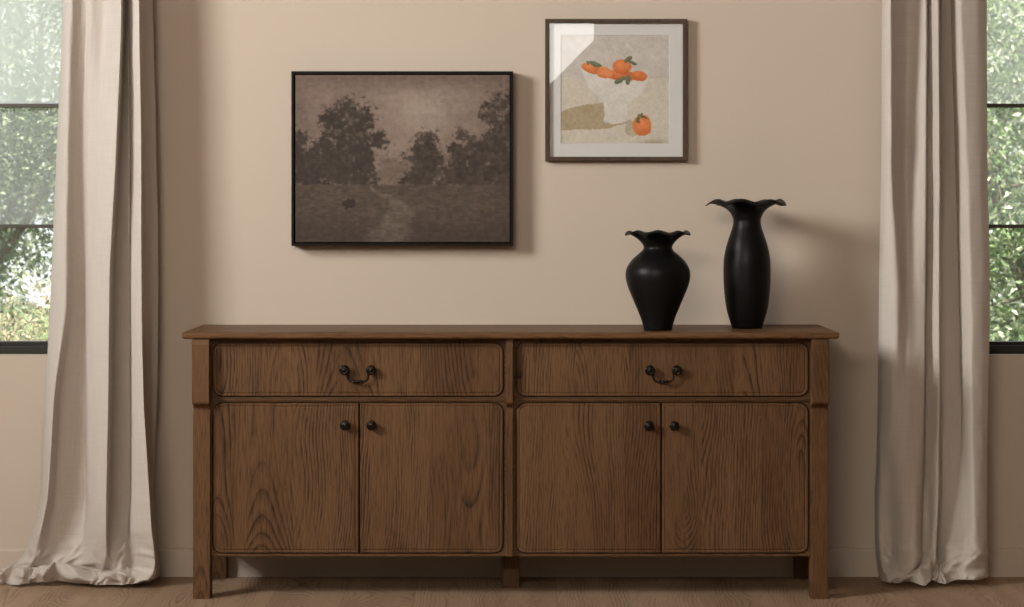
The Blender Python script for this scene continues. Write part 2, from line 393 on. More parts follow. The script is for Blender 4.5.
# face frames with rounded openings
DZ0, DZ1 = Z(396.3, -.416), Z(342.9, -.416)
OZ0, OZ1 = Z(553.0, -.416), Z(403.2, -.416)
R_ = 0.030
cells = [(CX - .9635, SX0, X(213.0, -.416), X(503.3, -.416), X(358.7, -.416), X(360.2, -.416)),
         (SX1, CX + .9635, X(516.6, -.416), X(808.4, -.416), X(660.6, -.416), X(662.1, -.416))]
YF = -.412; G = .0028
def frame_with_holes(c0, c1, h0, h1):
    mb = MB(); rr = (R_ + G,) * 4
    zmid = (DZ0 + OZ1) / 2
    for (za, zb, ha, hb) in ((zmid, UZ, DZ0 - G, DZ1 + G), (.1375, zmid, OZ0 - G, OZ1 + G)):
        hole = rrect(h0 - G, h1 + G, ha, hb, YF, rr); outer = rrect(c0, c1, za, zb, YF, (0,) * 4)
        back = [(x, YF + .017, z) for x, y, z in hole]
        mb.loft([outer, hole, back], cap0=False, cap1=False)
    mb.box(c0, c1, YF, -.395, .1345, .1375)
    return mb
ci = 0
for k, (c0, c1, h0, h1, g0, g1) in enumerate(cells):
    frame_with_holes(c0, c1, h0, h1).build('face_frame', M['rail'], sb)
    m = MB(); zc = (DZ0 + OZ1) / 2 ; m.box(c0, c1, YF - .004, YF + .001, zc - .0042, zc + .0036, .0015); m.build('rail', M['rail'], sb)
    def panel(x0, x1, z0, z1, rad):
        mb = MB(); y = YF - .005
        rings = [rrect(x0, x1, z0, z1, y + .020, rad), rrect(x0, x1, z0, z1, y + .0035, rad), rrect(x0, x1, z0, z1, y + .0012, rad, .001),
                 rrect(x0, x1, z0, z1, y, rad, .003), rrect(x0, x1, z0, z1, y + .0004, rad, .0085), rrect(x0, x1, z0, z1, y + .0018, rad, .0098),
                 rrect(x0, x1, z0, z1, y + .0018, rad, .0108), rrect(x0, x1, z0, z1, y + .0006, rad, .0124), rrect(x0, x1, z0, z1, y, rad, .015)]
        mb.loft(rings); return mb
    dr = panel(h0, h1, DZ0, DZ1, (R_,) * 4).build('drawer', M['drawer'][k], sb)
    d1 = panel(h0, g0, OZ0, OZ1, (R_, .002, .002, R_)).build('door', M['door'][2 * k], sb)
    d2 = panel(g1, h1, OZ0, OZ1, (.002, R_, R_, .002)).build('door', M['door'][2 * k + 1], sb)
    yp = YF - .005
    def knob(px, py, par):
        x, z = X(px, yp - .02), Z(py, yp - .02)
        mb = MB(); mb.lathe([(.0, -.002), (.009, -.002), (.0095, .002), (.006, .004), (.0055, .010), (.010, .013), (.0150, .016), (.0165, .020), (.0158, .0235), (.0125, .0268), (.0118, .0262), (.009, .0282), (.005, .0295), (0, .0300)], (x, yp, z), '-Y', 28)
        mb.build('knob', M['bronze'], par)
    knob(*((345, 425.3) if k == 0 else (649, 426.2)), d1)
    knob(*((371.5, 425.5) if k == 0 else (674.5, 426.0)), d2)
    # bail pull: two rosette posts and a hanging turned bail
    cxp, czp = (357.6, 370.2) if k == 0 else (663.3, 370.4)
    x, z = X(cxp, yp - .02), Z(czp, yp - .02); hw = X(cxp + 13.4, yp - .02) - x
    for s_ in (-1, 1):
        pull = MB()
        pull.lathe([(0, -.002), (.012, -.002), (.0125, .002), (.0075, .005), (.0075, .011), (.0145, .014), (.0165, .018), (.0155, .022), (.011, .0255), (.0105, .0248), (.006, .0275), (0, .0282)], (x + s_ * hw, yp, z), '-Y', 28)
        pull.build('rosette', M['bronze'], dr)
    pts = [(-.0375, -.006), (-.0335, -.012), (-.0325, -.020), (-.031, -.028), (-.026, -.034), (-.018, -.0365), (-.012, -.0372), (-.006, -.0375), (0, -.0375), (.006, -.0375), (.012, -.0372), (.018, -.0365), (.026, -.034), (.031, -.028), (.0325, -.020), (.0335, -.012), (.0375, -.006)]
    rad = [.0032, .0030, .0028, .0026, .0026, .0026, .0045, .0030, .0050, .0030, .0045, .0026, .0026, .0026, .0028, .0030, .0032]
    # resample smoothly
    P = []; RR = []
    for i in range(len(pts) - 1):
        for j in range(4):
            q = j / 4; P.append((x + pts[i][0] * (1 - q) + x * 0 + pts[i + 1][0] * q, yp - .014 - .004 * math.sin(PI * (i + q) / (len(pts) - 1)), z + pts[i][1] * (1 - q) + pts[i + 1][1] * q)); RR.append(rad[i] * (1 - q) + rad[i + 1] * q)
    P.append((x + pts[-1][0], yp - .014, z + pts[-1][1])); RR.append(rad[-1])
    bl = MB(); bl.tube(P, [q * 1.25 for q in RR], 10); bl.build('bail_pull', M['bronze'], dr)

# ------------------------------------------------------------------ vases
def interp(prof, n):
    """smooth (catmull-rom) resample of a 2-D polyline"""
    P = [np.array(p, float) for p in prof]; P = [2 * P[0] - P[1]] + P + [2 * P[-1] - P[-2]]; out = []
    for i in range(1, len(P) - 2):
        for j in range(n):
            t_ = j / n
            out.append(.5 * ((2 * P[i]) + (-P[i - 1] + P[i + 1]) * t_ + (2 * P[i - 1] - 5 * P[i] + 4 * P[i + 1] - P[i + 2]) * t_ ** 2 + (-P[i - 1] + 3 * P[i] - 3 * P[i + 1] + P[i + 2]) * t_ ** 3))
    out.append(P[-2]); return [tuple(q) for q in out]
def vase(name, c, prof, rn, scal, amp, phase, label, zs=1.0, ripple=0.05):
    o = [(r_, z_ * zs) for r_, z_ in prof]
    outer = interp(o, 4); N = 144
    rt, zt = outer[-1]
    th = .006
    inner = [(max(r - th, .004), z + (.002 if z > .9 * zt else 0)) for r, z in outer if z > .55 * zt][::-1]
    full = outer + [(rt + .0008, zt + .0022), (rt - .001, zt + .0046)] + [(r, z + .0035 if r > rn * 1.3 else z) for r, z in inner[1:]]
    full = [(0.0001, .002), (outer[0][0] * .8, .002), (outer[0][0] * .9, 0)] + full
    mb = MB(); rings = []
    zn = min([(r, z) for r, z in outer if z > .6 * zt])[1]
    for r, z in full:
        w = 0.0
        if z > zn and r > rn: w = min(1.0, (r - rn) / (rt - rn)) ** 1.4
        ring = []
        for i in range(N):
            a = 2 * PI * i / N
            cw = math.cos(scal * a + phase) + .18 * math.cos(3 * a + 1.3 * phase)
            rr = r * (1 - ripple * w * cw)
            ring.append((c[0] + rr * math.cos(a), c[1] + rr * math.sin(a), c[2] + z + amp * w * cw))
        rings.append(ring)
    mb.loft(rings, cap0=True, cap1=True, smooth=True)
    ob = mb.build(name, M['vase'], None, c)
    return tag(ob, label, 'vase')
vase('vase', (X(657.9, -.335), -.335, TOPZ + .0004),
     [(.0455, 0), (.0505, .022), (.0595, .049), (.078, .0936), (.0965, .138), (.1052, .174), (.1015, .203), (.0850, .2290), (.0665, .2462), (.0510, .2600), (.0465, .2720), (.0545, .2860), (.0735, .3030), (.0900, .3140), (.1015, .3165), (.1065, .3140)],
     .047, 8, .0052, .6, 'shorter round-bellied black vase with a ruffled rim on the sideboard', .993)
vase('vase', (X(747.0, -.22), -.22, TOPZ + .0004),
     [(.0489, 0), (.0571, .0253), (.0672, .0615), (.0738, .1068), (.0772, .161), (.0774, .2154), (.0733, .2516), (.0645, .2878), (.0557, .315), (.0485, .3376), (.0452, .3557), (.0468, .369), (.0555, .387), (.0715, .403), (.0950, .417), (.1150, .4225), (.1250, .4205), (.1285, .4160)],
     .047, 7, .0068, .2, 'taller slender black vase with a wide ruffled rim on the sideboard', .984)

# ------------------------------------------------------------------ pictures
rng = np.random.RandomState(5)
def vnoise(x, y, seed=0):
    r = np.random.RandomState(seed + 11).rand(257, 257)
    xi = np.floor(x).astype(int); yi = np.floor(y).astype(int); fx = x - xi; fy = y - yi
    fx = fx * fx * (3 - 2 * fx); fy = fy * fy * (3 - 2 * fy)
    a = r[yi % 256, xi % 256]; b = r[yi % 256, (xi + 1) % 256]; c = r[(yi + 1) % 256, xi % 256]; d = r[(yi + 1) % 256, (xi + 1) % 256]
    return (a * (1 - fx) + b * fx) * (1 - fy) + (c * (1 - fx) + d * fx) * fy
def fbm(x, y, sc, oct=4, seed=0):
    s = 0; am = 1; tot = 0
    for i in range(oct): s = s + am * vnoise(x * sc * 2 ** i + 50, y * sc * 2 ** i + 50, seed + i); tot += am; am *= .55
    return s / tot
def tolin(a):
    a = np.clip(a, 0, 255) / 255.; return np.where(a <= .04045, a / 12.92, ((a + .055) / 1.055) ** 2.4)
def sstep(a, b, x): t_ = np.clip((x - a) / (b - a), 0, 1); return t_ * t_ * (3 - 2 * t_)
def mixc(c, m_, col): return c * (1 - m_[..., None]) + np.array(col, float) * m_[..., None]

def painted_panel(name, x0, x1, z0, z1, y, nx, nz, fn, parent, gain, rough=.6, spec=.3, thick=.004, bump=.3):
    o0 = WL[parent.name]
    gx, gz = np.meshgrid(np.linspace(0, 1, nx), np.linspace(1, 0, nz))       # v runs from the top down in fn
    colr = fn(gx, 1 - gz) * 1.0
    alb = np.clip(tolin(colr) * gain, 0, .9)
    xs = x0 + gx * (x1 - x0) - o0[0]; zs = z0 + gz * (z1 - z0) - o0[2]; ys = np.full_like(xs, y - o0[1])
    V = np.stack([xs, ys, zs], -1).reshape(-1, 3)
    idx = np.arange(nx * nz).reshape(nz, nx)
    Fq = np.stack([idx[:-1, :-1], idx[1:, :-1], idx[1:, 1:], idx[:-1, 1:]], -1).reshape(-1, 4)
    rim = list(idx[0, :]) + list(idx[1:, -1]) + list(idx[-1, -2::-1]) + list(idx[-2:0:-1, 0])
    nb = len(V); VB = V[rim].copy(); VB[:, 1] += thick; V = np.vstack([V, VB]); n = len(rim)
    side = [[rim[i], rim[(i + 1) % n], nb + (i + 1) % n, nb + i] for i in range(n)]
    me = bpy.data.meshes.new(name); me.from_pydata(V.tolist(), [], Fq.tolist() + side + [[nb + i for i in range(n)]])
    at = me.color_attributes.new('paint', 'FLOAT_COLOR', 'POINT')
    cc = np.concatenate([alb.reshape(-1, 3), np.tile(np.array([[.25, .22, .18]]), (n, 1))]); cc = np.hstack([cc, np.ones((len(cc), 1))])
    at.data.foreach_set('color', cc.astype(np.float32).ravel())
    t = NT(name + '_paint'); an = t.n('ShaderNodeAttribute', attribute_name='paint')
    w = t.noise(t.obj(), 420, 3)
    me.materials.append(t.done(t.bsdf(an.outputs['Color'], rough, w, bump, .0008, 0, spec)))
    o = bpy.data.objects.new(name, me); COL.objects.link(o); o.parent = parent; WL[o.name] = o0
    return o

def landscape(u, v):
    # pixel frame of the sketch: canvas 45..695 by 45..550
    x = 45 + u * 650; y = 45 + v * 505
    n1 = fbm(u * 1.3, v, 4, 4, 1); n2 = fbm(u * 1.3, v, 16, 4, 9); n3 = fbm(u * 1.3, v, 45, 3, 21); n4 = fbm(u * 1.3, v * 2.5, 30, 3, 33)
    c = np.zeros(u.shape + (3,)) + np.array([103, 89, 80.])
    c = mixc(c, sstep(.45, .68, n1) * .55, (108, 92, 84))
    glow = np.exp(-(((x - 440) / 130) ** 2 + ((y - 150) / 95) ** 2)); c = mixc(c, np.clip(glow * (.5 + n1), 0, 1) * .9, (134, 121, 110))
    low = np.exp(-(((x - 350) / 70) ** 2 + ((y - 260) / 70) ** 2)); c = mixc(c, low * .7, (116, 101, 91))
    c = mixc(c, sstep(110, 45, y) * .35, (88, 73, 65))
    c = mixc(c, sstep(.5, .75, n2) * .22, (90, 76, 70))
    wob = (n2 - .5) * 46 + (n3 - .5) * 34 + (fbm(u * 1.3, v, 90, 2, 91) - .5) * 26
    def blobs(L, soft):
        d = np.full(u.shape, 1e3)
        for bx, by, br in L: d = np.minimum(d, np.hypot(x - bx, (y - by)) - br)
        return sstep(soft, -soft, d + wob)
    far = blobs([(330, 330, 38), (370, 345, 40), (300, 350, 30), (420, 345, 60), (520, 340, 60), (90, 330, 60)], 16)
    c = mixc(c, far * .62 * sstep(400, 370, y), (82, 70, 61))
    left = blobs([(205, 150, 38), (235, 190, 50), (168, 205, 50), (215, 245, 62), (292, 245, 30), (130, 262, 42), (95, 292, 40), (250, 295, 45), (60, 240, 26), (55, 300, 45), (170, 320, 70), (90, 350, 45), (265, 330, 30), (150, 150, 14), (230, 368, 42), (282, 372, 16)], 12)
    c = mixc(c, left * sstep(392, 372, y) * .94, (50, 43, 37))
    mid = blobs([(440, 238, 26), (432, 280, 38), (462, 300, 36), (400, 295, 24), (482, 285, 18), (420, 262, 22), (440, 345, 55), (550, 225, 20), (545, 280, 34), (520, 270, 14), (580, 255, 30), (600, 300, 45), (645, 270, 58), (640, 170, 28), (668, 130, 34), (692, 210, 50), (690, 330, 70), (600, 350, 50), (530, 345, 40), (395, 372, 24), (490, 372, 30), (560, 372, 34)], 13)
    c = mixc(c, mid * sstep(392, 372, y) * .9, (55, 47, 41))
    tex = np.clip(left + mid, 0, 1) * sstep(392, 372, y)
    c = mixc(c, tex * sstep(.56, .72, n3) * sstep(340, 200, y) * .5, (88, 77, 67))
    c = mixc(c, tex * sstep(.50, .34, n2) * .5, (44, 37, 32))
    gnd = sstep(372, 384, y + (n3 - .5) * 10)
    g = np.zeros_like(c) + np.array([64, 55, 47.]); g = mixc(g, sstep(.4, .7, n4) * .5, (84, 70, 60)); g = mixc(g, sstep(430, 545, y) * .65, (52, 43, 38))
    g = mixc(g, sstep(.55, .75, n1) * sstep(500, 400, y) * .5, (82, 74, 60))
    c = c * (1 - gnd[..., None]) + g * gnd[..., None]
    yy = np.array([380, 400, 425, 450, 490, 530, 560.]); cxs = np.array([272, 300, 345, 365, 350, 330, 320.]); ws = np.array([6, 14, 24, 38, 55, 70, 85.])
    pc = np.interp(y, yy, cxs); pw = np.interp(y, yy, ws)
    path = sstep(1.25, .4, np.abs(x - pc + (n2 - .5) * 50) / pw) * gnd
    c = mixc(c, path * .66 * (.3 + n4), (98, 88, 77))
    bush = sstep(3, -3, np.hypot((x - 208) / 1.25, y - 433) - 15 + (n3 - .5) * 16); c = mixc(c, bush * .9, (42, 34, 30))
    vg = sstep(.12, 0, np.minimum(np.minimum(u, 1 - u), np.minimum(v, 1 - v))); c = mixc(c, vg * .18, (50, 40, 36))
    weave = (vnoise(u * 300, v * 12, 77) - .5) * 2 + (vnoise(u * 12, v * 240, 78) - .5) * 2.5 + (n3 - .5) * 14 + (n4 - .5) * 10 * (1 - gnd)
    return c + weave[..., None]

def stilllife(u, v):
    x = 110 + u * 388; y = 107 + v * 388
    n1 = fbm(u, v, 5, 4, 41); n2 = fbm(u, v, 18, 3, 51); n3 = fbm(u, v, 50, 2, 61)
    c = np.zeros(u.shape + (3,)) + np.array([176, 170, 163.])
    c = mixc(c, sstep(250, 268, y + (n1 - .5) * 20) * .8, (184, 177, 164))
    c = mixc(c, sstep(.5, .75, n1) * .45, (170, 160, 146)); c = mixc(c, sstep(.55, .8, n2) * sstep(260, 300, y) * .5, (168, 156, 130))
    c = mixc(c, np.exp(-(((x - 440) / 40) ** 2 + ((y - 488) / 10) ** 2)) * .7, (128, 118, 88))
    c = mixc(c, np.exp(-(((x - 440) / 60) ** 2 + ((y - 258) / 4) ** 2)) * .35, (150, 145, 125))
    wx = x + (n2 - .5) * 7; wy = y + (n3 - .5) * 6
    def poly(P):
        ins = np.zeros(u.shape, bool); n = len(P)
        for i in range(n):
            x1, y1 = P[i]; x2, y2 = P[(i + 1) % n]
            cond = ((y1 > wy) != (y2 > wy)) & (wx < (x2 - x1) * (wy - y1) / (y2 - y1 + 1e-9) + x1); ins ^= cond
        return ins.astype(float)
    def ell(cx, cy, a, b, rot=0):
        r = math.radians(rot); dx = wx - cx; dy = wy - cy
        p = (dx * math.cos(r) + dy * math.sin(r)) / a; q = (-dx * math.sin(r) + dy * math.cos(r)) / b
        return sstep(1.06, .94, np.hypot(p, q)), p, q
    sh = poly([(100, 388), (150, 366), (215, 352), (264, 348), (266, 408), (300, 425), (362, 405), (350, 418), (280, 438), (200, 441), (100, 446)])
    c = mixc(c, sh * .85, (150, 136, 108)); c = mixc(c, sh * sstep(.5, .7, n2) * .4, (128, 112, 84))
    e, _, _ = ell(362, 440, 24, 28); c = mixc(c, e * .75, (156, 146, 122))
    bowl = poly([(186, 225), (196, 262), (212, 292), (240, 322), (268, 343), (266, 400), (262, 412), (290, 424), (330, 420), (364, 402), (350, 392), (344, 362), (362, 342), (392, 318), (412, 288), (418, 262), (380, 272), (300, 268), (230, 246)])
    c = mixc(c, bowl * .62, (194, 191, 187))
    c = mixc(c, bowl * sstep(.45, .65, n1) * .5, (188, 182, 172)); c = mixc(c, bowl * sstep(300, 350, wx) * sstep(350, 400, wy) * .3, (178, 170, 158))
    cols = [(188, 112, 66), (178, 100, 56), (194, 122, 78), (184, 106, 62), (182, 104, 60)]
    c = mixc(c, poly([(190, 222), (230, 220), (290, 235), (350, 240), (410, 245), (412, 268), (380, 270), (300, 268), (240, 250), (200, 236)]) * .9, (176, 98, 54))
    for (cx, cy, a, b, rot), cl in zip([(216, 228, 30, 15, 22), (318, 250, 34, 17, 8), (268, 243, 30, 20, 10), (328, 222, 33, 26, 5), (388, 254, 29, 17, 8)], cols):
        e, p, q = ell(cx, cy, a, b, rot); c = mixc(c, e * .95, cl)
        c = mixc(c, e * sstep(.2, 1, q) * .6, (172, 78, 36)); c = mixc(c, e * np.exp(-((p + .2) ** 2 + (q + .35) ** 2) * 4) * .5, (222, 142, 84))
    for cx, cy, a, b, rot in [(236, 213, 24, 8, 20), (350, 196, 18, 8, -35), (364, 207, 16, 6, 25), (318, 271, 20, 8, -25), (350, 268, 9, 17, 5), (210, 208, 5, 8, -30), (335, 262, 8, 9, 0)]:
        e, p, q = ell(cx, cy, a, b, rot); c = mixc(c, e * .9, (92, 100, 76)); c = mixc(c, e * sstep(0, .6, q) * .5, (70, 80, 62))
    e, p, q = ell(399, 427, 33, 37); c = mixc(c, e * .97, (186, 110, 66)); c = mixc(c, e * sstep(.1, 1, p * .5 + q * .8) * .5, (176, 84, 40)); c = mixc(c, e * np.exp(-((p - .1) ** 2 + (q + .1) ** 2) * 4) * .5, (218, 136, 78))
    for cx, cy, a, b, rot in [(398, 396, 16, 5, 25), (385, 408, 7, 12, 10), (408, 400, 8, 4, 20), (398, 389, 3, 7, 0)]:
        e, p, q = ell(cx, cy, a, b, rot); c = mixc(c, e * .9, (88, 92, 62))
    return c + (n2 - .5)[..., None] * 22 + (n3 - .5)[..., None] * 14

# framed landscape (canvas in a black floater frame)
x0, x1, z0, z1 = X(291.3, -.062), X(513.2, -.062), Z(245.8, -.062), Z(71.2, -.062)
pa = empty('framed_painting', ((x0 + x1) / 2, -.004, z0), 'dark brown landscape painting of trees and a path in thin black frame', 'painting')
m = MB(); w = .0085
m.box(x0, x1, -.062, -.004, z0, z0 + w, .0008, 1); m.box(x0, x1, -.062, -.004, z1 - w, z1, .0008, 1)
m.box(x0, x0 + w, -.062, -.004, z0 + w, z1 - w, .0008, 1); m.box(x1 - w, x1, -.062, -.004, z0 + w, z1 - w, .0008, 1)
m.box(x0 + w, x1 - w, -.016, -.008, z0 + w, z1 - w)
m.build('frame', M['blackframe'], pa)
painted_panel('canvas', x0 + w + .004, x1 - w - .004, z0 + w + .004, z1 - w - .004, -.056, 360, 290, landscape, pa, 1.42, .65, .25, .038, .5)
# framed print behind glass
x0, x1, z0, z1 = X(545.2, -.03), X(687.2, -.03), Z(161.0, -.03), Z(18.8, -.03)
pb = empty('framed_print', ((x0 + x1) / 2, -.003, z0), 'glazed print of oranges in a white bowl in brown wooden frame', 'picture')
m = MB(); w = .0145
for a_ in range(4):
    pass
def mitred(mb, x0, x1, z0, z1, w, yb, yf):
    O = [(x0, z0), (x1, z0), (x1, z1), (x0, z1)]; I = [(x0 + w, z0 + w), (x1 - w, z0 + w), (x1 - w, z1 - w), (x0 + w, z1 - w)]
    e = .0015
    O2 = [(x0 + e, z0 + e), (x1 - e, z0 + e), (x1 - e, z1 - e), (x0 + e, z1 - e)]
    I2 = [(x0 + w - e, z0 + w - e), (x1 - w + e, z0 + w - e), (x1 - w + e, z1 - w + e), (x0 + w - e, z1 - w + e)]
    R = [[(x, yb, z) for x, z in O], [(x, yf + e, z) for x, z in O], [(x, yf, z) for x, z in O2], [(x, yf, z) for x, z in I2], [(x, yf + e, z) for x, z in I], [(x, yb, z) for x, z in I], [(x, yb, z) for x, z in O]]
    mb.loft(R, cap0=False, cap1=False)
mitred(m, x0, x1, z0, z1, w, -.003, -.030); m.build('frame', M['walnutframe'], pb)
m = MB(); ax0, ax1, az0, az1 = X(560.8, -.018), X(669.4, -.018), Z(143.6, -.018), Z(35.0, -.018)
mitred(m, x0 + w - .003, x1 - w + .003, z0 + w - .003, z1 - w + .003, .001, -.012, -.0165)
m.v = []; m.f = []; m.sm = []
bx = [(x0 + w - .002, x1 - w + .002, z0 + w - .002, z1 - w + .002)]
O = rrect(*bx[0], -.0175, (0,) * 4); I = rrect(ax0, ax1, az0, az1, -.0175, (0,) * 4); I2 = rrect(ax0, ax1, az0, az1, -.0160, (0,) * 4, .001); O2 = rrect(*bx[0], -.012, (0,) * 4)
m.loft([O2, O, I, I2], cap0=False, cap1=False); m.build('mat', M['mat'], pb)
painted_panel('artwork', ax0 - .004, ax1 + .004, az0 - .004, az1 + .004, -.0155, 260, 260, stilllife, pb, 1.30, .7, .2, .0025, .1)
t = NT('picture_glass')
tr = t.n('ShaderNodeBsdfTransparent'); gl = t.n('ShaderNodeBsdfGlossy'); gl.inputs['Roughness'].default_value = 0.0
m1 = t.n('ShaderNodeMixShader'); t.l(schlick(t, .075), m1.inputs[0]); t.l(tr.outputs[0], m1.inputs[1]); t.l(gl.outputs[0], m1.inputs[2])
gm = t.done(m1.outputs[0])
m = MB(); m.add([(x0 + w - .002, -.024, z0 + w - .002), (x1 - w + .002, -.024, z0 + w - .002), (x1 - w + .002, -.024, z1 - w + .002), (x0 + w - .002, -.024, z1 - w + .002)], [[0, 1, 2, 3]])
m.build('glass', gm, pb)

# ------------------------------------------------------------------ curtains
def pchip(xs, P, q):
    """monotone cubic through rows P (n,3) at parameters xs"""
    xs = np.asarray(xs, float); P = np.asarray(P, float); h = np.diff(xs)[:, None]; d = np.diff(P, axis=0) / h
    mm = np.zeros_like(P); a, b = d[:-1], d[1:]; same = (a * b) > 0
    w1 = 2 * h[1:] + h[:-1]; w2 = h[1:] + 2 * h[:-1]
    with np.errstate(all='ignore'): hm = (w1 + w2) / (w1 / a + w2 / b)
    mm[1:-1] = np.where(same, hm, 0); mm[0] = d[0]; mm[-1] = d[-1]
    i = np.clip(np.searchsorted(xs, q, side='right') - 1, 0, len(xs) - 2); t_ = ((q - xs[i]) / (xs[i + 1] - xs[i]))[:, None]; hh = h[i]
    return P[i] * (2 * t_ ** 3 - 3 * t_ ** 2 + 1) + hh * mm[i] * (t_ ** 3 - 2 * t_ ** 2 + t_) + P[i + 1] * (-2 * t_ ** 3 + 3 * t_ ** 2) + hh * mm[i + 1] * (t_ ** 3 - t_ ** 2)

def curtain(name, rows, label, nu=170, nv=240, seed=0):
    """rows: list of [(px, py, d)...] from top to hem; d = distance of the cloth in front of the wall"""
    K = []
    for row in rows:
        K.append([(X(px, -d), -d, Z(py, -d)) for px, py, d in row])
    K = np.array(K)                                                  # rows x cols x 3
    nr, nc, _ = K.shape
    # column parameter: arc length on a middle row
    mid = K[nr // 3]; cu = np.concatenate([[0], np.cumsum(np.linalg.norm(np.diff(mid, axis=0), axis=1))]); wid = cu[-1]
    col = K[:, nc // 2]; cv = np.concatenate([[0], np.cumsum(np.maximum(np.linalg.norm(np.diff(K.mean(axis=1), axis=0), axis=1), .012))]); hei = cv[-1]
    qu = np.linspace(0, wid, nu)
    A = np.array([pchip(cu, K[r], qu) for r in range(nr)])           # nr x nu x 3
    # vertical samples, denser near the floor
    s = np.linspace(0, 1, nv); qv = hei * (1 - (1 - s) ** 1.7)
    G = np.array([pchip(cv, A[:, j], qv) for j in range(nu)]).transpose(1, 0, 2)   # nv x nu x 3
    U, V = np.meshgrid(qu, qv)
    zz = G[..., 2]
    wr = (fbm(U * 1.0, V * .25, 14, 3, seed) - .5) * .012 + (fbm(U, V, 22, 3, seed + 5) - .5) * .006 * np.clip(1.2 - zz, .25, 1)
    rd = np.abs(fbm(U * 1.1 + V * .6, V * 1.6 - U * .3, 9, 2, seed + 9) - .5) * 2
    rd2 = np.abs(fbm(U - V * .8, V * 1.2 + U * .5, 17, 2, seed + 15) - .5) * 2
    wr += ((.35 - rd) * .060 + (.35 - rd2) * .030) * np.clip((.16 - zz) / .12, 0, 1)
    G[..., 2] += (.3 - rd) * .022 * np.clip((.12 - zz) / .06, 0, 1) * np.clip(zz / .03, 0, 1)
    G[..., 1] -= wr
    G[..., 2] = np.maximum(G[..., 2], .0025); G[..., 1] = np.minimum(G[..., 1], -.018)
    lo = G.reshape(-1, 3)
    c = (float(lo[:, 0].mean()), -.15, 0.0)
    idx = np.arange(nu * nv).reshape(nv, nu)
    Fq = np.stack([idx[:-1, :-1], idx[1:, :-1], idx[1:, 1:], idx[:-1, 1:]], -1).reshape(-1, 4)
    me = bpy.data.meshes.new(name); me.from_pydata((lo - np.array(c)).tolist(), [], Fq.tolist())
    me.polygons.foreach_set('use_smooth', [True] * len(me.polygons))
    uv = me.uv_layers.new(name='UVMap'); li = np.zeros(len(me.loops), int); me.loops.foreach_get('vertex_index', li)
    UV = np.stack([U.ravel(), V.ravel()], -1)[li]; uv.data.foreach_set('uv', UV.astype(np.float32).ravel())
    me.materials.append(M['linen'])
    o = bpy.data.objects.new(name, me); COL.objects.link(o); o.location = c
    md = o.modifiers.new('thickness', 'SOLIDIFY'); md.thickness = .0022; md.offset = 0
    return tag(o, label, 'curtain')

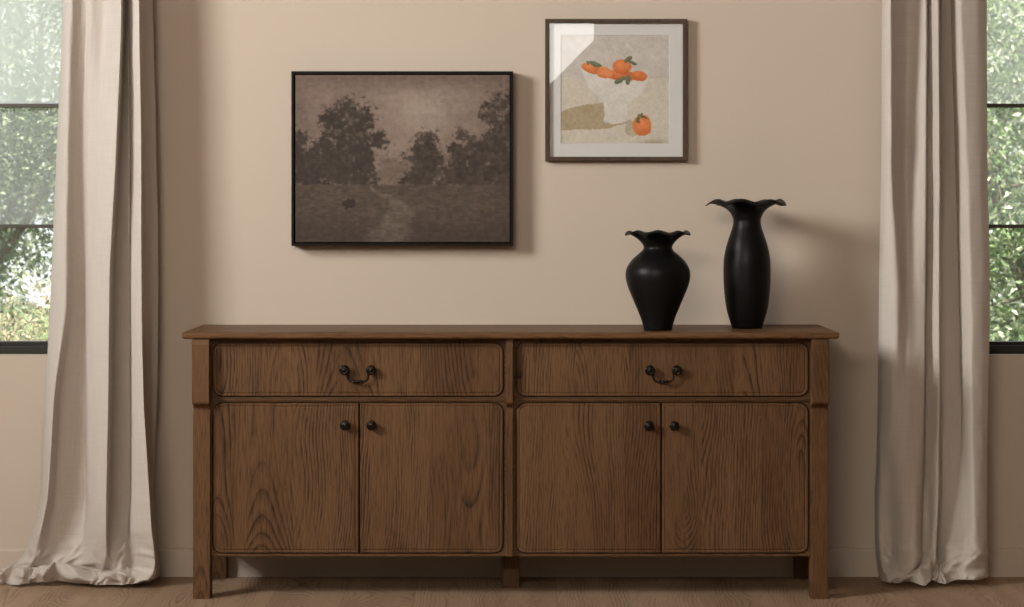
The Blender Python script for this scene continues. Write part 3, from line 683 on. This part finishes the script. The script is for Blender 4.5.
def R(y, pts): return [(px, y, d) for px, d in pts]
Lr = [
 R(-200, [(66,.08),(69,.14),(74,.17),(79,.13),(88,.12),(92,.15),(103,.14),(121,.23),(124,.15),(128,.12),(130.5,.17),(138,.21),(141,.12),(145,.09),(150,.07)]),
 R(0,   [(63,.08),(66,.14),(71,.17),(78,.15),(86,.135),(91,.16),(103,.15),(121,.235),(124,.16),(128.5,.12),(130.5,.18),(139,.23),(142,.12),(147,.09),(152.5,.07)]),
 R(150, [(57,.08),(60,.15),(67,.19),(75,.155),(83,.135),(88,.17),(98,.20),(116,.25),(119.5,.15),(129,.12),(131.5,.18),(141,.235),(144,.12),(150,.09),(156.5,.07)]),
 R(300, [(50.5,.08),(53,.15),(65,.20),(73,.16),(84,.125),(87.3,.18),(96,.23),(109,.26),(113,.16),(129,.12),(131.5,.20),(141.5,.245),(145,.13),(151,.09),(158.5,.07)]),
 R(400, [(45,.08),(47,.15),(54,.21),(60,.13),(84,.11),(87.3,.20),(96,.24),(108,.27),(112.5,.15),(129.5,.12),(132,.20),(143.5,.25),(147.5,.13),(151,.09),(157.5,.07)]),
 R(450, [(41.7,.08),(44,.15),(51,.21),(57,.13),(84,.10),(87.3,.20),(96,.24),(107,.27),(111.5,.15),(129.5,.12),(132,.20),(146.5,.26),(150,.14),(152,.09),(155,.07)]),
 R(497, [(40,.08),(42,.15),(47.5,.21),(54,.13),(84,.10),(88,.19),(96,.24),(106,.27),(110,.15),(129,.12),(131.5,.20),(149.5,.265),(152.5,.14),(153.5,.09),(154.5,.07)]),
 R(530, [(33,.10),(35,.15),(41,.21),(48,.14),(80,.12),(88,.19),(96,.23),(106,.26),(109,.17),(127,.14),(130.5,.19),(151.5,.26),(154.5,.15),(155.5,.11),(156,.08)]),
 # where the cloth starts to collapse
 [(24,553,0.1),(28,552,0.14),(36,553,0.18),(48.6,553,0.154),(72,553,0.14),(84,552,0.16),(96,553,0.2),(106,556,0.22),(111,556,0.19),(124,547,0.2),(131,552,0.17),(154,552,0.25),(156.5,552,0.17),(157,552,0.13),(157.5,552,0.1)],
 # valley behind the roll
 [(10,566,0.1),(16,566,0.13),(30,568,0.15),(37,568,0.135),(50,568,0.14),(72,566,0.14),(92,567,0.15),(104,570,0.16),(114,571,0.16),(122,562,0.19),(130,564,0.17),(154,565,0.25),(157.5,564,0.19),(158.3,563,0.14),(158.5,562,0.1)],
 # crest of the roll
 [(2,572,0.13),(12,568,0.17),(28,569,0.19),(33.95,567.95,0.181),(45,566,0.2),(58,562.5,0.19),(74,566,0.2),(92,569.5,0.2),(106,571.5,0.21),(120,571,0.22),(133,570,0.22),(150,573,0.25),(157,571,0.2),(158.8,570,0.15),(159,570,0.1)],
 # roll front
 [(0,578,0.14),(8,576,0.185),(26,577,0.205),(32.3,576.3,0.197),(44,575,0.215),(56,574,0.2),(76,576,0.22),(93,577,0.22),(106,579,0.235),(121,578,0.24),(133,577,0.23),(148,579,0.25),(155,576,0.2),(158,575,0.15),(158.6,574.5,0.1)],
 # hem on the floor
 [(2,586,0.14),(8,586,0.18),(26,583,0.2),(31.6,582.65,0.19),(42,582,0.205),(54,580.5,0.185),(76,582.5,0.205),(90,583,0.21),(102,585,0.225),(121,584.5,0.235),(132,583,0.225),(146,581,0.24),(152,579,0.19),(156,577.5,0.14),(157,577,0.1)],
]
curtain('curtain', Lr, 'beige linen curtain pooling on the floor left of the sideboard', seed=3)
Rr = [
 R(-200, [(883,0.1),(885,0.15),(892,0.2),(909,0.11),(920,0.13),(926,0.17),(928,0.125),(931,0.15),(937,0.2),(939,0.13),(950,0.1),(952,0.14),(961,0.19),(974,0.182),(985,0.162)]),
 R(0, [(882,0.1),(884,0.15),(891,0.2),(908,0.11),(919,0.13),(926,0.17),(928,0.125),(931,0.15),(938,0.2),(940,0.13),(951,0.1),(953,0.14),(962,0.19),(975,0.182),(986.5,0.162)]),
 R(150, [(881.7,0.1),(884,0.15),(891,0.2),(906,0.12),(915,0.15),(925.5,0.18),(927,0.135),(931,0.15),(939,0.2),(941,0.13),(955,0.1),(957,0.14),(968,0.19),(978,0.182),(987,0.162)]),
 R(300, [(879,0.1),(882,0.15),(897,0.21),(908,0.18),(916,0.18),(924.5,0.18),(926,0.135),(930,0.15),(939,0.19),(941,0.12),(959,0.1),(961,0.14),(972,0.2),(981,0.192),(989.5,0.172)]),
 R(400, [(878,0.1),(881,0.14),(895,0.2),(907,0.2),(916,0.19),(923.5,0.18),(925,0.135),(930,0.15),(939,0.19),(941,0.12),(961,0.11),(963,0.14),(973,0.2),(981,0.192),(988,0.172)]),
 R(450, [(877,0.1),(880,0.14),(890,0.18),(906,0.21),(916,0.2),(923,0.18),(924.5,0.135),(929,0.15),(938.5,0.19),(940,0.12),(961,0.13),(964,0.15),(974,0.2),(981,0.192),(987,0.172)]),
 R(510, [(875,0.1),(879,0.14),(889,0.16),(906,0.22),(914,0.22),(921,0.19),(923,0.145),(928,0.15),(937,0.19),(939,0.12),(955,0.15),(966,0.17),(975,0.2),(981,0.192),(987,0.172)]),
 R(545, [(875.5,0.1),(879,0.15),(891,0.17),(906,0.23),(914,0.23),(920,0.2),(922,0.155),(928,0.17),(935,0.19),(938,0.13),(951,0.17),(964,0.18),(975,0.2),(982,0.192),(987.5,0.172)]),
 [(876.5,563,.1),(880,563,.15),(892,564,.18),(905,567,.23),(913,569,.235),(918,566,.21),(922,560,.17),(929,563,.20),(934,566,.18),(938,567,.15),(946,564,.18),(957,562,.20),(973,563,.20),(983,563,.18),(988,563,.13)],
 [(878.5,573,.1),(881.5,575,.15),(892,577,.19),(902,577,.22),(909,575,.225),(915,570,.22),(921,570,.22),(930,571,.22),(932,574,.18),(937,575,.17),(943,574,.19),(955,570,.18),(972,572,.20),(984,571,.18),(988.5,570,.13)],
 [(881,580,.12),(883,581,.16),(891,582,.19),(899,582,.21),(907,580.5,.20),(914,582,.22),(924,585,.235),(929,581,.22),(932,580,.19),(938,582,.19),(948,583,.20),(958,579,.18),(973,580,.20),(984,578,.17),(988,576.8,.12)],
]
curtain('curtain', Rr, 'beige linen curtain hanging to the floor right of the sideboard', seed=13)

# ------------------------------------------------------------------ garden
m = MB(); m.box(-14, 14, .2, 26, -.45, -.3); struct(m.build('ground', plain('grass_ground', (.10, .14, .05, 1), .9, 0, .2, .5, 6)))
def leaf_mat(name, ca, cb, cc):
    t = NT(name); g = t.n('ShaderNodeObjectInfo'); geo = t.n('ShaderNodeNewGeometry')
    c = t.ramp(geo.outputs['Random Per Island'], [(0, ca), (.5, cb), (.78, cb), (.93, cc)])
    b = t.bsdf(c, .38, None, 0, 0, 0, .6)
    tr = t.n('ShaderNodeBsdfTranslucent'); t.l(c, tr.inputs[0]); mx = t.n('ShaderNodeMixShader'); mx.inputs[0].default_value = .3
    t.l(b, mx.inputs[1]); t.l(tr.outputs[0], mx.inputs[2]); return t.done(mx.outputs[0])
LM = {'deep': leaf_mat('leaf_deep', (.022, .040, .018, 1), (.075, .12, .05, 1), (.48, .52, .36, 1)),
      'mid': leaf_mat('leaf_mid', (.020, .038, .014, 1), (.19, .27, .11, 1), (.85, .86, .66, 1)),  # near-white third tone paints highlights on some leaves
      'pale': leaf_mat('leaf_pale', (.10, .11, .05, 1), (.36, .34, .22, 1), (.70, .56, .40, 1)),
      'silver': leaf_mat('leaf_silver', (.14, .17, .11, 1), (.32, .35, .25, 1), (.62, .62, .52, 1))}  # far leaves paled in colour to imitate haze
bark = plain('bark', (.10, .075, .055, 1), .9, 0, .2, .5, 25)
def plant(name, base, blobs, n, size, mat, label, cat, seed, trunk_r=.05, group=None):
    """crown of single leaves on a branching stem; blobs [(x,y,z,rx,ry,rz)]"""
    r = np.random.RandomState(seed); root = empty(name, base, label, cat, group)
    w = np.array([b[3] * b[4] * b[5] for b in blobs]); w = w / w.sum(); ch = r.choice(len(blobs), n, p=w)
    B = np.array(blobs)[ch]
    d = r.normal(size=(n, 3)); d /= np.linalg.norm(d, axis=1)[:, None]; rad = r.rand(n, 1) ** .45
    # gather leaves into twigs
    tw = r.randint(0, n // 9 + 1, n); td = r.normal(size=(n // 9 + 1, 3)); td /= np.linalg.norm(td, axis=1)[:, None]; tr_ = r.rand(n // 9 + 1, 1) ** .45
    tb = np.array(blobs)[r.choice(len(blobs), n // 9 + 1, p=w)]
    cen = (tb[:, :3] + td * tr_ * tb[:, 3:])[tw] + r.normal(size=(n, 3)) * size * 1.5
    L = size * (.6 + .8 * r.rand(n, 1)); W = L * (.34 + .16 * r.rand(n, 1))
    ax = r.normal(size=(n, 3)); ax[:, 2] -= .35; ax /= np.linalg.norm(ax, axis=1)[:, None]
    sd = np.cross(ax, r.normal(size=(n, 3))); sd /= np.linalg.norm(sd, axis=1)[:, None]; nm = np.cross(ax, sd)
    p0 = cen - ax * L * .5; p1 = cen + ax * L * .5; a = cen - ax * L * .08 + sd * W * .5 + nm * L * .08; b = cen - ax * L * .08 - sd * W * .5 + nm * L * .08
    V = np.stack([p0, a, p1, b], 1).reshape(-1, 3) - np.array(base)
    i4 = np.arange(n) * 4; Fq = np.concatenate([np.stack([i4, i4 + 1, i4 + 2], -1), np.stack([i4, i4 + 2, i4 + 3], -1)])
    me = bpy.data.meshes.new('foliage'); me.from_pydata(V.tolist(), [], Fq.tolist()); me.materials.append(LM[mat])
    o = bpy.data.objects.new('foliage', me); COL.objects.link(o); o.parent = root
    mb = MB(); top = np.mean([b_[:3] for b_ in blobs], axis=0)
    def limb(p, q, r0, r1, k=6):
        pts = []; p = np.array(p, float); q = np.array(q, float)
        off = r.normal(size=3) * .06 * np.linalg.norm(q - p)
        for i in range(k + 1): t_ = i / k; pts.append(tuple(p * (1 - t_) + q * t_ + off * math.sin(PI * t_)))
        mb.tube(pts, [r0 * (1 - i / k) + r1 * i / k for i in range(k + 1)], 7)
    fork = np.array(base) * .55 + top * .45; fork[2] = base[2] + (top[2] - base[2]) * .5
    limb(base, fork, trunk_r, trunk_r * .7)
    for b_ in blobs:
        limb(fork, b_[:3], trunk_r * .6, trunk_r * .18)
        for j in range(5):
            dd = r.normal(size=3); dd /= np.linalg.norm(dd); limb(b_[:3], np.array(b_[:3]) + dd * np.array(b_[3:]) * .85, trunk_r * .2, trunk_r * .06)
    mb.build('branches', bark, root)
    return root
GZ = -.3
plant('tall_hedge', (-7.0, 13, GZ), [(-8.8 + .9 * i, 13 + .2 * (i % 2), z_, .75, .6, .75) for i in range(5) for z_ in (.2, 1.2, 2.2)], 16000, .12, 'deep', 'dark hedge at the back of the garden, seen low through the left window', 'hedge', 6)
plant('tall_hedge', (7.0, 13, GZ), [(4.6 + .9 * i, 13 + .2 * (i % 2), z_, .75, .6, .75) for i in range(5) for z_ in (.2, 1.2, 2.2)], 16000, .12, 'deep', 'dark hedge at the back of the garden, seen low through the right window', 'hedge', 7)
plant('tree', (-3.0, 4.6, GZ), [(-3.0, 4.6, 1.3, .75, .5, .55), (-2.5, 4.4, 1.75, .6, .5, .5), (-3.3, 4.7, 2.1, .7, .5, .6), (-2.6, 4.6, 2.6, .8, .5, .5)], 36000, .036, 'deep', 'dense dark green tree outside the left window', 'tree', 1)
plant('tree', (-4.4, 8.5, GZ), [(-4.4, 8.5, 2.2, 1.1, .8, .9), (-3.6, 8.4, 3.1, 1.0, .8, .9), (-4.9, 8.6, 3.6, 1.0, .8, .9), (-3.3, 8.6, 1.3, 1.0, .8, .8)], 17000, .065, 'silver', 'paler grey-green tree farther behind, seen through the left window', 'tree', 2)
plant('shrub', (-2.35, 3.0, GZ), [(-2.35, 3.0, .5, .45, .35, .40), (-2.0, 3.0, .55, .4, .35, .34), (-2.75, 3.1, .55, .4, .35, .36)], 8000, .030, 'pale', 'low pale yellowish shrub at the bottom of the left window', 'shrub', 3, .02)
plant('tree', (2.85, 4.2, GZ), [(2.8, 4.2, .8, .6, .5, .55), (2.6, 4.2, 1.35, .6, .5, .5), (3.1, 4.3, 1.8, .6, .5, .5), (2.5, 4.3, 2.25, .6, .5, .5)], 16000, .044, 'mid', 'bright green leafy tree outside the right window', 'tree', 4)
plant('tree', (4.2, 8.2, GZ), [(4.2, 8.2, 2.0, 1.0, .8, .9), (3.5, 8.3, 3.0, 1.0, .8, .9), (4.8, 8.4, 3.6, 1.0, .8, .9), (3.6, 8.4, 1.1, 1.0, .8, .8)], 14000, .075, 'silver', 'silvery drooping tree farther behind, seen through the right window', 'tree', 5)

# ------------------------------------------------------------------ studio lamp mirrored in the print's glass
OC = Vector((-.14, -8.225, 2.741)); RAD = .784
root = empty('studio_softbox', (OC.x, OC.y - .3, 0), 'octagonal white softbox lamp on a stand, mirrored in the glass of the orange print', 'lamp')
def octo(r, y): return [(OC.x + r * math.cos(PI / 8 + i * PI / 4), y, OC.z + r * math.sin(PI / 8 + i * PI / 4)) for i in range(8)]
t = NT('softbox_glow'); em = t.n('ShaderNodeEmission'); em.inputs[0].default_value = (1, .97, .93, 1); em.inputs[1].default_value = 6.5
glow = t.done(em.outputs[0])
m = MB(); m.loft([octo(RAD, OC.y), octo(RAD, OC.y - .006)]); m.build('diffuser', glow, root)
m = MB(); m.loft([octo(RAD + .012, OC.y - .002), octo(RAD + .012, OC.y - .02), octo(.12, OC.y - .45), octo(.10, OC.y - .6)], cap0=False); m.build('lamp_housing', M['blackframe'], root)
m = MB(); m.tube([(OC.x, OC.y - .58, .75), (OC.x, OC.y - .58, OC.z - .05)], .016); m.build('stand_pole', M['steel'], root)
for i in range(3):
    a = PI / 2 + i * 2 * PI / 3
    m = MB(); m.tube([(OC.x, OC.y - .58, .76), (OC.x + .5 * math.cos(a), OC.y - .58 + .5 * math.sin(a), .014)], .011); m.build('leg', M['steel'], root)

# ------------------------------------------------------------------ light
def area(name, loc, target, sx, sy, power, col, spread=180):
    l = bpy.data.lights.new(name, 'AREA'); l.shape = 'RECTANGLE'; l.size = sx; l.size_y = sy; l.energy = power; l.color = col
    o = bpy.data.objects.new(name, l); COL.objects.link(o); o.location = loc
    o.rotation_euler = (Vector(target) - Vector(loc)).to_track_quat('-Z', 'Y').to_euler(); l.spread = math.radians(spread); return o
area('window_daylight', (XL - .14, KEYY, KEYZ), (2.3, -0.2, 1.2), KS, KS, 110, (1.0, .985, .955), 118)  # aimed, narrowed lamp assumed as key light; stands in for window daylight
area('rear_window_daylight', (-1.95, YB - .1, 3.85), (0.0, 0, 1.2), 2.7, 1.0, 225, (1.0, .86, .70))  # fill lamp added behind the camera to lighten shadows
sun = bpy.data.lights.new('sun', 'SUN'); sun.energy = 16.0; sun.angle = .02; sun.color = (1, .96, .88)
so = bpy.data.objects.new('sun', sun); COL.objects.link(so); so.location = (0, 0, 9)
so.rotation_euler = Vector((-.25, .45, -1)).to_track_quat('-Z', 'Y').to_euler()
w = bpy.data.worlds.new('World'); scene.world = w; w.use_nodes = True
bg = w.node_tree.nodes['Background']; bg.inputs[0].default_value = (.97, .985, 1.0, 1); bg.inputs[1].default_value = 2.0

# ------------------------------------------------------------------ camera
cam = bpy.data.cameras.new('camera'); co = bpy.data.objects.new('camera', cam); COL.objects.link(co)
co.location = (0, CAMY, CAMZ); co.rotation_euler = (PI / 2, 0, 0)
cam.sensor_fit = 'HORIZONTAL'; cam.sensor_width = 36; cam.lens = 36 * F / 1024
cam.shift_y = -(303.5 - HOR) / 1024; cam.clip_end = 100
cam.dof.use_dof = True; cam.dof.focus_distance = 7.2; cam.dof.aperture_fstop = 5.6
scene.camera = co
scene.view_settings.view_transform = 'Standard'; scene.view_settings.look = 'None'
scene.view_settings.exposure = 0.0; scene.view_settings.gamma = 1.0; scene.view_settings.use_curve_mapping = False
scene.cycles.max_bounces = 8; scene.cycles.transparent_max_bounces = 12
